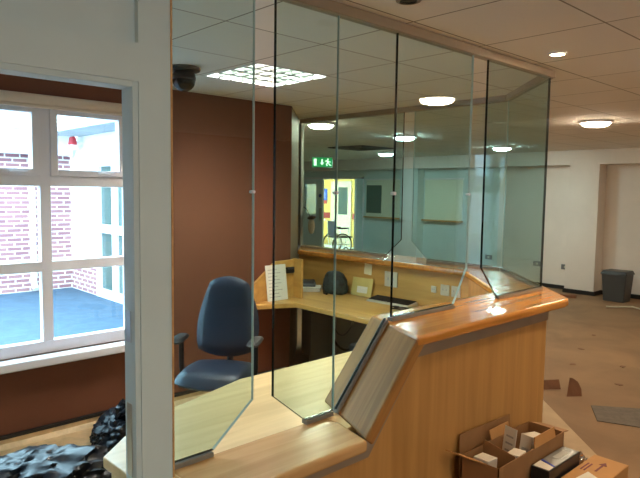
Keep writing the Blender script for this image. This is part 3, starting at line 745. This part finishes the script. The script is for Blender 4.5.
# door frames and leaves
bm = NB(); box(bm, (10.56, 9.80, 0), (10.73, 9.87, 2.07)); box(bm, (10.56, 12.16, 0), (10.73, 12.2, 2.07)); box(bm, (10.56, 9.80, 2.02), (10.73, 12.2, 2.07))
struct('trim_10', bm, M['upvc'])
bm = NB()
for q in ((11.27, .005, 12.155, 1.12), (11.27, 1.90, 12.155, 2.018), (11.27, 1.12, 11.52, 1.90), (11.93, 1.12, 12.155, 1.90)): box(bm, (10.62, q[0], q[1]), (10.665, q[2], q[3]))
d = struct('door_1', bm, M['bluedoor'])
obj('vision_panel', bx((10.64, 11.52, 1.12), (10.646, 11.93, 1.90)), M['frosted'], d)
obj('push_plate', bx((10.612, 11.30, .95), (10.6195, 11.40, 1.28)), M['alu'], d)
bm = NB(); cyl(bm, (10.61, 11.36, 1.60), (10.6195, 11.36, 1.60), .05, seg=20); obj('fire_door_disc', bm, M['signblue'], d)
d = struct('door_2', bx((0, -.0225, .005), (.78, .0225, 2.018)), M['bluedoor'])
obj('vision_panel', bx((.20, -.028, 1.1), (.58, -.023, 1.9)), M['doorglass'], d)
obj('push_plate', bx((.64, -.027, .95), (.74, -.023, 1.28)), M['alu'], d)
d.location = (10.255, 9.65, .005); d.rotation_euler = (0, 0, math.atan2(9.46 - 9.84, 9.95 - 10.56))
d = struct('door_3', bx((13.36, 12.90, .005), (13.399, 13.80, 2.03)), M['creamdoor'])
obj('vision_panel', bx((13.352, 13.05, 1.0), (13.359, 13.45, 1.85)), M['doorglass'], d)
nt_ = thing('notice', 'blue notice with red lower band on the yellow corridor wall', 'notice', (13.39, 14.1, 1.4))
E_ = 13.384
obj('board', bx((13.386, 14.00, 1.32), (13.404, 14.34, 1.80)), M['signblue'], nt_)
obj('red_band', bx((13.383, 14.00, 1.32), (13.3859, 14.34, 1.43)), M['signred'], nt_)
bm = NB()
for k, w in enumerate((.22, .18, .24, .16)): box(bm, (13.383, 14.17 - w / 2, 1.50 + k * .06), (13.3859, 14.17 + w / 2, 1.518 + k * .06))
obj('print', bm, M['sign_white'], nt_)
# wheelchair parked beyond the doors
wc = thing('wheelchair', 'chrome framed wheelchair with black seat parked beyond the open corridor door', 'wheelchair', (11.35, 11.45, 0), R(-15))
def ring(r, t_, cx, cy, cz, seg=40, sg=8):
    bm = NB(); rr = []
    for i in range(seg):
        a = 2 * math.pi * i / seg
        rr.append([bm.verts.new((cx + (r + t_ * math.cos(b)) * math.cos(a), cy + t_ * math.sin(b), cz + (r + t_ * math.cos(b)) * math.sin(a))) for b in [2 * math.pi * j / sg for j in range(sg)]])
    for i in range(seg):
        for j in range(sg): bm.faces.new((rr[i][j], rr[(i + 1) % seg][j], rr[(i + 1) % seg][(j + 1) % sg], rr[i][(j + 1) % sg]))
    bmesh.ops.recalc_face_normals(bm, faces=bm.faces[:]); return bm
for s in (-1, 1):
    w = obj('wheel', ring(.285, .018, 0, s * .27, .304), M['black'], wc, True, True)
    obj('push_rim', ring(.25, .009, 0, s * .305, .304), M['chrome'], w, True, True)
    bm = NB()
    for k in range(10):
        a = k * math.pi / 5; cyl(bm, (0, s * .27, .304), (.28 * math.cos(a), s * .27, .304 + .28 * math.sin(a)), .004, seg=6)
    obj('spokes', bm, M['chrome'], w, True, True)
    obj('front_caster', ring(.075, .02, .40, s * .22, .096, 20), M['bin'], wc, True, True)
    bm = NB(); tube(bm, [(-.28, s * .22, .95), (-.18, s * .22, .93), (-.16, s * .22, .5), (-.14, s * .22, .30), (.40, s * .22, .30), (.40, s * .22, .15)], .012)
    tube(bm, [(-.16, s * .22, .48), (.36, s * .22, .48), (.40, s * .22, .30)], .011); tube(bm, [(-.16, s * .22, .72), (.22, s * .22, .72), (.24, s * .22, .48)], .011)
    obj('side_frame', bm, M['chrome'], wc, True, True)
    obj('arm_pad', bx((-.1, s * .22 - .025, .725), (.22, s * .22 + .025, .755), .008), M['black'], wc, False, True)
    obj('footplate', bx((.42, s * .11 - .08, .12), (.58, s * .11 + .08, .135), .004), M['black'], wc, False, True)
obj('seat', bx((-.15, -.215, .47), (.36, .215, .51), .012), M['black'], wc, False, True)
obj('backrest', hexa(NB(), [(-.15, -.21, .52), (-.15, .21, .52), (-.13, .21, .52), (-.13, -.21, .52), (-.19, -.21, .92), (-.19, .21, .92), (-.17, .21, .92), (-.17, -.21, .92)], .006), M['black'], wc, False, True)
# pale jumble along the yellow wall
for k, (x, y, w, h_, lab) in enumerate(((12.9, 14.25, .28, .30, 'white carton on the corridor floor at left below the notice'), (12.9, 13.92, .22, .22, 'smaller white carton on the corridor floor right of the larger one'))):
    t = thing('carton', lab, 'box', (x, y, 0))
    obj('box_body', bx((x - w / 2, y - w / 2, .002), (x + w / 2, y + w / 2, h_), .004), M['carton'], t)
    obj('tape', bx((x - w / 2 - .001, y - .02, h_ * .6), (x + w / 2 + .001, y + .02, h_ + .001)), M['bluedoor'], t)
# sack hanging on a hook on the rear screen's end post
sk = thing('hanging_sack', 'tan cloth sack with black top hanging by the rear glass end', 'bag', (4.36, 4.80, 1.25))
bm = NB(); bmesh.ops.create_icosphere(bm, subdivisions=3, radius=1)
for v in bm.verts:
    p = v.co; v.co = Vector((p.x * .035, p.y * .042 * (1 + .15 * noise.noise(p * 3)), p.z * .085 * (1 + .12 * noise.noise(p * 2.5))))
obj('sack_body', spin(bm, (4.352, 4.79, 1.33)), M['tan'], sk, True)
bm = NB(); bmesh.ops.create_icosphere(bm, subdivisions=3, radius=1)
for v in bm.verts: v.co = Vector((v.co.x * .035, v.co.y * .062 * (1 + .2 * noise.noise(v.co * 2)), v.co.z * .025))
obj('black_flap', spin(bm, (4.352, 4.785, 1.425), 0, R(-12)), M['black'], sk, True)
bm = NB(); tube(bm, [(4.352, 4.81, 1.43), (4.345, 4.85, 1.50), (4.33, 4.88, 1.53), (4.301, 4.885, 1.535)], .005); obj('cord', bm, M['black'], sk, True)

# ================================================================== FLOOR RUBBISH AND BOXES
struct('trim_11', prism(NB(), [(3.30, 1.56), (3.30, 1.10), (3.52, 1.10), (4.9, 2.48), (4.9, 2.95), (4.1, 2.36)], .0005, .003), M['strip'])
tag(obj('carpet_tile', prism(NB(), [(4.86, 1.95), (4.56, 1.78), (4.72, 1.40), (5.02, 1.30), (5.22, 1.48)], .002, .008), M['rubbish']), 'torn grey carpet tile lying flat on the worn floor at right', 'carpet tile')
bm = prism(NB(), [(0, 0), (.13, .0), (.135, .06), (.115, .12), (.075, .15), (.05, .155)], -.004, .004); spin(bm, (0, 0, 0), 0, R(68))
tag(obj('cardboard_scrap', spin(bm, (4.90, 2.17, .012), R(-38)), M['brownscrap']), 'curved brown cardboard scrap standing on edge past the counter end', 'scrap')
bm = prism(NB(), [(0, 0), (.15, 0), (.15, .085), (0, .08)], -.004, .004); spin(bm, (0, 0, 0), 0, R(60))
tag(obj('cardboard_scrap', spin(bm, (4.93, 2.385, .012), R(-38)), M['brownscrap']), 'flat brown cardboard scrap nearest the counter end panel', 'scrap')
bm = NB(); tube(bm, [(9.4, 3.62, .012), (9.5, 3.5, .014), (9.6, 3.45, .012), (9.7, 3.35, .012), (9.6, 3.2, .014)], .012)
tag(obj('cable', bm, M['socketw'], None, True), 'pale loose cable on the floor in front of the waste bin', 'cable')
tag(obj('timber_offcut', spin(bx((-.35, -.05, 0), (.35, .05, .05), .004), (9.75, 4.62, .002), R(-75)), M['brownscrap']), 'dark timber offcut on the floor left of the column foot', 'offcut')
sc_ = [(5.9, 2.6), (6.6, 2.75), (5.6, 2.05), (7.4, 3.0), (6.2, 2.2)]
for (x, y), lab in zip(sc_, ('tiny paper scrap on the open floor above the carpet tile, left of two', 'tiny paper scrap on the open floor farthest but one from the counter', 'tiny paper scrap nearest above the grey carpet tile', 'tiny paper scrap farthest out on the open floor', 'tiny paper scrap in the middle of the open floor')):
    tag(obj('paper_scrap', spin(prism(NB(), [(0, 0), (.06, .01), (.05, .05), (.01, .04)], 0, .004), (x, y, .001), x * 3), M['brownscrap']), lab, 'scrap', 'paper scraps on the open floor')
def slab(p, q, r, s_, t_=.004):
    """thin sheet through four corners, thickened along its normal"""
    p, q, r, s_ = map(Vector, (p, q, r, s_)); n_ = (q - p).cross(s_ - p).normalized() * t_
    return hexa(NB(), [p, q, r, s_, p + n_, q + n_, r + n_, s_ + n_])
oc = thing('cardboard_box', 'open brown cardboard box full of white cartons by the counter front', 'cardboard box', (2.68, 1.43, 0.002))
bm = NB(); X0, X1, YA, YB, Hc = 2.36, 3.0, 1.335, 1.53, .48
for a, b in (((X0, YA, .002), (X1, YA + .005, Hc)), ((X0, YB - .005, .002), (X1, YB, Hc)), ((X0, YA, .002), (X0 + .005, YB, Hc)), ((X1 - .005, YA, .002), (X1, YB, Hc)), ((X0, YA, .002), (X1, YB, .008))): box(bm, a, b)
obj('box_body', bm, M['cardboard'], oc)
obj('flap', slab((X0, 1.40, Hc), (X0, 1.525, Hc), (X0 - .11, 1.545, Hc + .05), (X0 - .11, 1.42, Hc + .05)), M['cardlight'], oc)
obj('flap', slab((X1, 1.34, Hc), (X1, 1.52, Hc), (X1 + .11, 1.50, Hc - .03), (X1 + .11, 1.36, Hc - .03)), M['cardboard'], oc)
obj('flap', slab((2.62, 1.53, Hc), (2.80, 1.53, Hc), (2.80, 1.545, Hc + .045), (2.62, 1.545, Hc + .045)), M['cardlight'], oc)
obj('flap', slab((2.68, 1.335, Hc), (2.90, 1.335, Hc), (2.90, 1.345, Hc + .05), (2.70, 1.345, Hc + .05)), M['cardlight'], oc)
obj('divider', slab((2.50, 1.345, .02), (2.50, 1.52, .02), (2.535, 1.52, Hc + .03), (2.52, 1.345, Hc + .005)), M['cardboard'], oc)
tag(obj('cardboard_sheet', slab((2.40, 1.552, .003), (2.90, 1.552, .003), (2.89, 1.586, .53), (2.42, 1.586, .545), .005), M['cardboard']), 'flat brown cardboard sheet leaning upright on the counter front behind the open box', 'cardboard')
def carton(lab, x0, x1, y0, y1, z0, z1, rx=0, ry=0, rz=0, m_='carton'):
    cx, cy = (x0 + x1) / 2, (y0 + y1) / 2
    t = thing('carton', lab, 'box', (cx, cy, z0), 0, 'white cartons in the open box')
    Mx = Matrix.Translation((cx, cy, z0)) @ Matrix.Rotation(rz, 4, 'Z') @ Matrix.Rotation(ry, 4, 'Y') @ Matrix.Rotation(rx, 4, 'X')
    w, d, h_ = x1 - x0, y1 - y0, z1 - z0
    obj('box_body', xform(bx((-w / 2, -d / 2, 0), (w / 2, d / 2, h_), .003), Mx), M[m_], t)
    obj('printed_patch', xform(bx((-w * .25, -d / 2 - .0012, h_ * .55), (w * .3, -d / 2 - .0002, h_ * .8)), Mx), M['ink'], t)
    obj('printed_patch', xform(bx((-w / 2 - .0012, -d * .25, h_ * .55), (-w / 2 - .0002, d * .3, h_ * .8)), Mx), M['ink'], t)
carton('white carton at the left end inside the open box, left of the divider', 2.385, 2.465, 1.41, 1.49, .20, .475, 0, R(3))
carton('white carton at the near left inside the open box, against its front side', 2.545, 2.635, 1.35, 1.41, .20, .475, 0, R(2), R(6))
carton('white carton tilted highest in the middle of the open box', 2.68, 2.80, 1.365, 1.43, .20, .51, 0, R(9), R(-5))
carton('white carton at the right end inside the open box', 2.86, 2.96, 1.38, 1.46, .012, .44, 0, R(1), R(3))
t = thing('leaflet', 'white printed leaflet sticking up out of the open cardboard box', 'paper', (2.66, 1.47, .25))
A = Vector((2.60, 1.425, .26)); 
obj('sheet', slab((2.635, 1.43, .26), (2.655, 1.505, .26), (2.70, 1.50, .545), (2.68, 1.425, .545), .003), M['paper'], t)
for k in range(5):
    f_ = .35 + .12 * k
    p0 = Vector((2.635, 1.43, .26)).lerp(Vector((2.68, 1.425, .545)), f_); p1 = Vector((2.655, 1.505, .26)).lerp(Vector((2.70, 1.50, .545)), f_)
    d_ = Vector((-.0006, .0, .0)); u_ = Vector((.001, 0, .009))
    a, b = p0.lerp(p1, .2) + d_, p0.lerp(p1, .8) + d_
    obj('print_line', slab(a, b, b + u_, a + u_, -.0003), M['ink'], t)
bk = thing('black_carton', 'black carton with grey printed top and blue stripe before the open box', 'box', (2.80, 1.28, .002))
obj('box_body', bx((2.64, 1.235, .002), (2.97, 1.325, .415), .003), M['blackbox'], bk)
obj('printed_top', bx((2.645, 1.24, .4152), (2.965, 1.32, .417)), M['silverbox'], bk)
obj('blue_stripe', prism(NB(), [(2.70, 1.2405), (2.712, 1.2405), (2.74, 1.3195), (2.728, 1.3195)], .4172, .4182), M['blueprint'], bk)
obj('white_corner', prism(NB(), [(2.646, 1.2405), (2.694, 1.2405), (2.72, 1.3195), (2.646, 1.3195)], .4172, .4180), M['carton'], bk)
obj('title_print', bx((2.80, 1.262, .4172), (2.92, 1.298, .4180)), M['ink'], bk)
sv = thing('foil_packet', 'crumpled silvery plastic packet wedged between black carton and orange box', 'packet', (3.06, 1.26, .2))
bm = NB(); bmesh.ops.create_icosphere(bm, subdivisions=4, radius=1)
for v in bm.verts:
    p = v.co.copy(); e = max(abs(p.x), abs(p.y), abs(p.z)); p = p / e ** .6
    p *= 1 + .14 * (1 - 2 * abs(noise.noise(p * 3))) + .06 * noise.noise(p * 9); v.co = Vector((p.x * .065, p.y * .035, p.z * .165 + .175))
obj('packet_body', spin(bm, (3.06, 1.285, .006)), M['chrome'], sv)
sv2 = obj('packet_seam', bx((3.0, 1.283, .33), (3.12, 1.287, .345)), M['blackbox'], sv)
ob = thing('orange_box', 'closed orange cardboard box with dark arrow print, nearest at lower right', 'cardboard box', (2.86, 1.13, .002))
obj('box_body', bx((2.52, 1.055, .002), (3.125, 1.225, .36), .004), M['cardlight'], ob)
bm = NB(); prism(bm, [(2.93, 1.135), (3.02, 1.135), (3.02, 1.12), (3.06, 1.14), (3.02, 1.16), (3.02, 1.145), (2.93, 1.145)], .3602, .361)
obj('arrow_print', bm, M['darkprint'], ob)
obj('torn_tape', slab((2.70, 1.12, .3615), (2.86, 1.10, .3615), (2.87, 1.15, .3725), (2.72, 1.175, .3645), .002), M['carton'], ob)
for k in range(2): obj('text_print', bx((2.90, 1.18 + k * .016, .3602), (3.0, 1.188 + k * .016, .361)), M['darkprint'], ob)
gp = slab((3.20, 1.33, .004), (3.42, 1.33, .004), (3.42, 1.52, .05), (3.20, 1.52, .05), .004)
tag(obj('polystyrene_sheet', gp, M['socketw']), 'pale flat packing sheet on the floor between open box and bare floor', 'packing')

# ================================================================== LIGHT, SKY, CAMERA
w = bpy.data.worlds.new('overcast_sky'); bpy.context.scene.world = w; w.use_nodes = True
b = w.node_tree.nodes['Background']; b.inputs[0].default_value = (.62, .82, 1.0, 1); b.inputs[1].default_value = 14
L = bpy.data.lights.new('downlight_beam', 'SPOT'); L.energy = 28; L.color = (1, .72, .42); L.spot_size = R(110); L.spot_blend = .7; L.shadow_soft_size = .035
o = bpy.data.objects.new('downlight_beam', L); C.objects.link(o); o.location = (3.21, 1.56, CEIL - .012)
def portal(loc, rot, sx, sy):
    L = bpy.data.lights.new('window_portal', 'AREA'); L.shape = 'RECTANGLE'; L.size = sx; L.size_y = sy; L.cycles.is_portal = True
    o = bpy.data.objects.new('window_portal', L); C.objects.link(o); o.location = loc; o.rotation_euler = rot
portal((.935, 4.36, 1.44), (R(-90), 0, 0), 2.7, 1.7)
portal((.65, -3.70, 1.45), (R(90), 0, 0), 1.1, .9)
cam = bpy.data.cameras.new('camera'); co = bpy.data.objects.new('camera', cam); C.objects.link(co)
cam.sensor_fit = 'HORIZONTAL'; cam.sensor_width = 36; cam.lens = 600 / 640 * 36; cam.clip_start = .02; cam.clip_end = 200
pitch = math.atan((239 - 191.6) / 600); roll = R(.78); yaw = R(46.9)
f = Vector((math.cos(yaw) * math.cos(pitch), math.sin(yaw) * math.cos(pitch), -math.sin(pitch)))
r0 = Vector((math.sin(yaw), -math.cos(yaw), 0)); u0 = r0.cross(f)
r = r0 * math.cos(roll) + u0 * math.sin(roll); u = u0 * math.cos(roll) - r0 * math.sin(roll)
co.matrix_world = Matrix(((r.x, u.x, -f.x, 0), (r.y, u.y, -f.y, 0), (r.z, u.z, -f.z, 1.704), (0, 0, 0, 1)))
sc = bpy.context.scene; sc.camera = co
sc.view_settings.view_transform = 'Standard'; sc.view_settings.look = 'None'; sc.view_settings.gamma = 1; sc.view_settings.exposure = .48
sc.view_settings.use_curve_mapping = False
sc.cycles.use_denoising = True; sc.cycles.transparent_max_bounces = 40; sc.cycles.max_bounces = 10; sc.cycles.diffuse_bounces = 5; sc.cycles.sample_clamp_indirect = 6
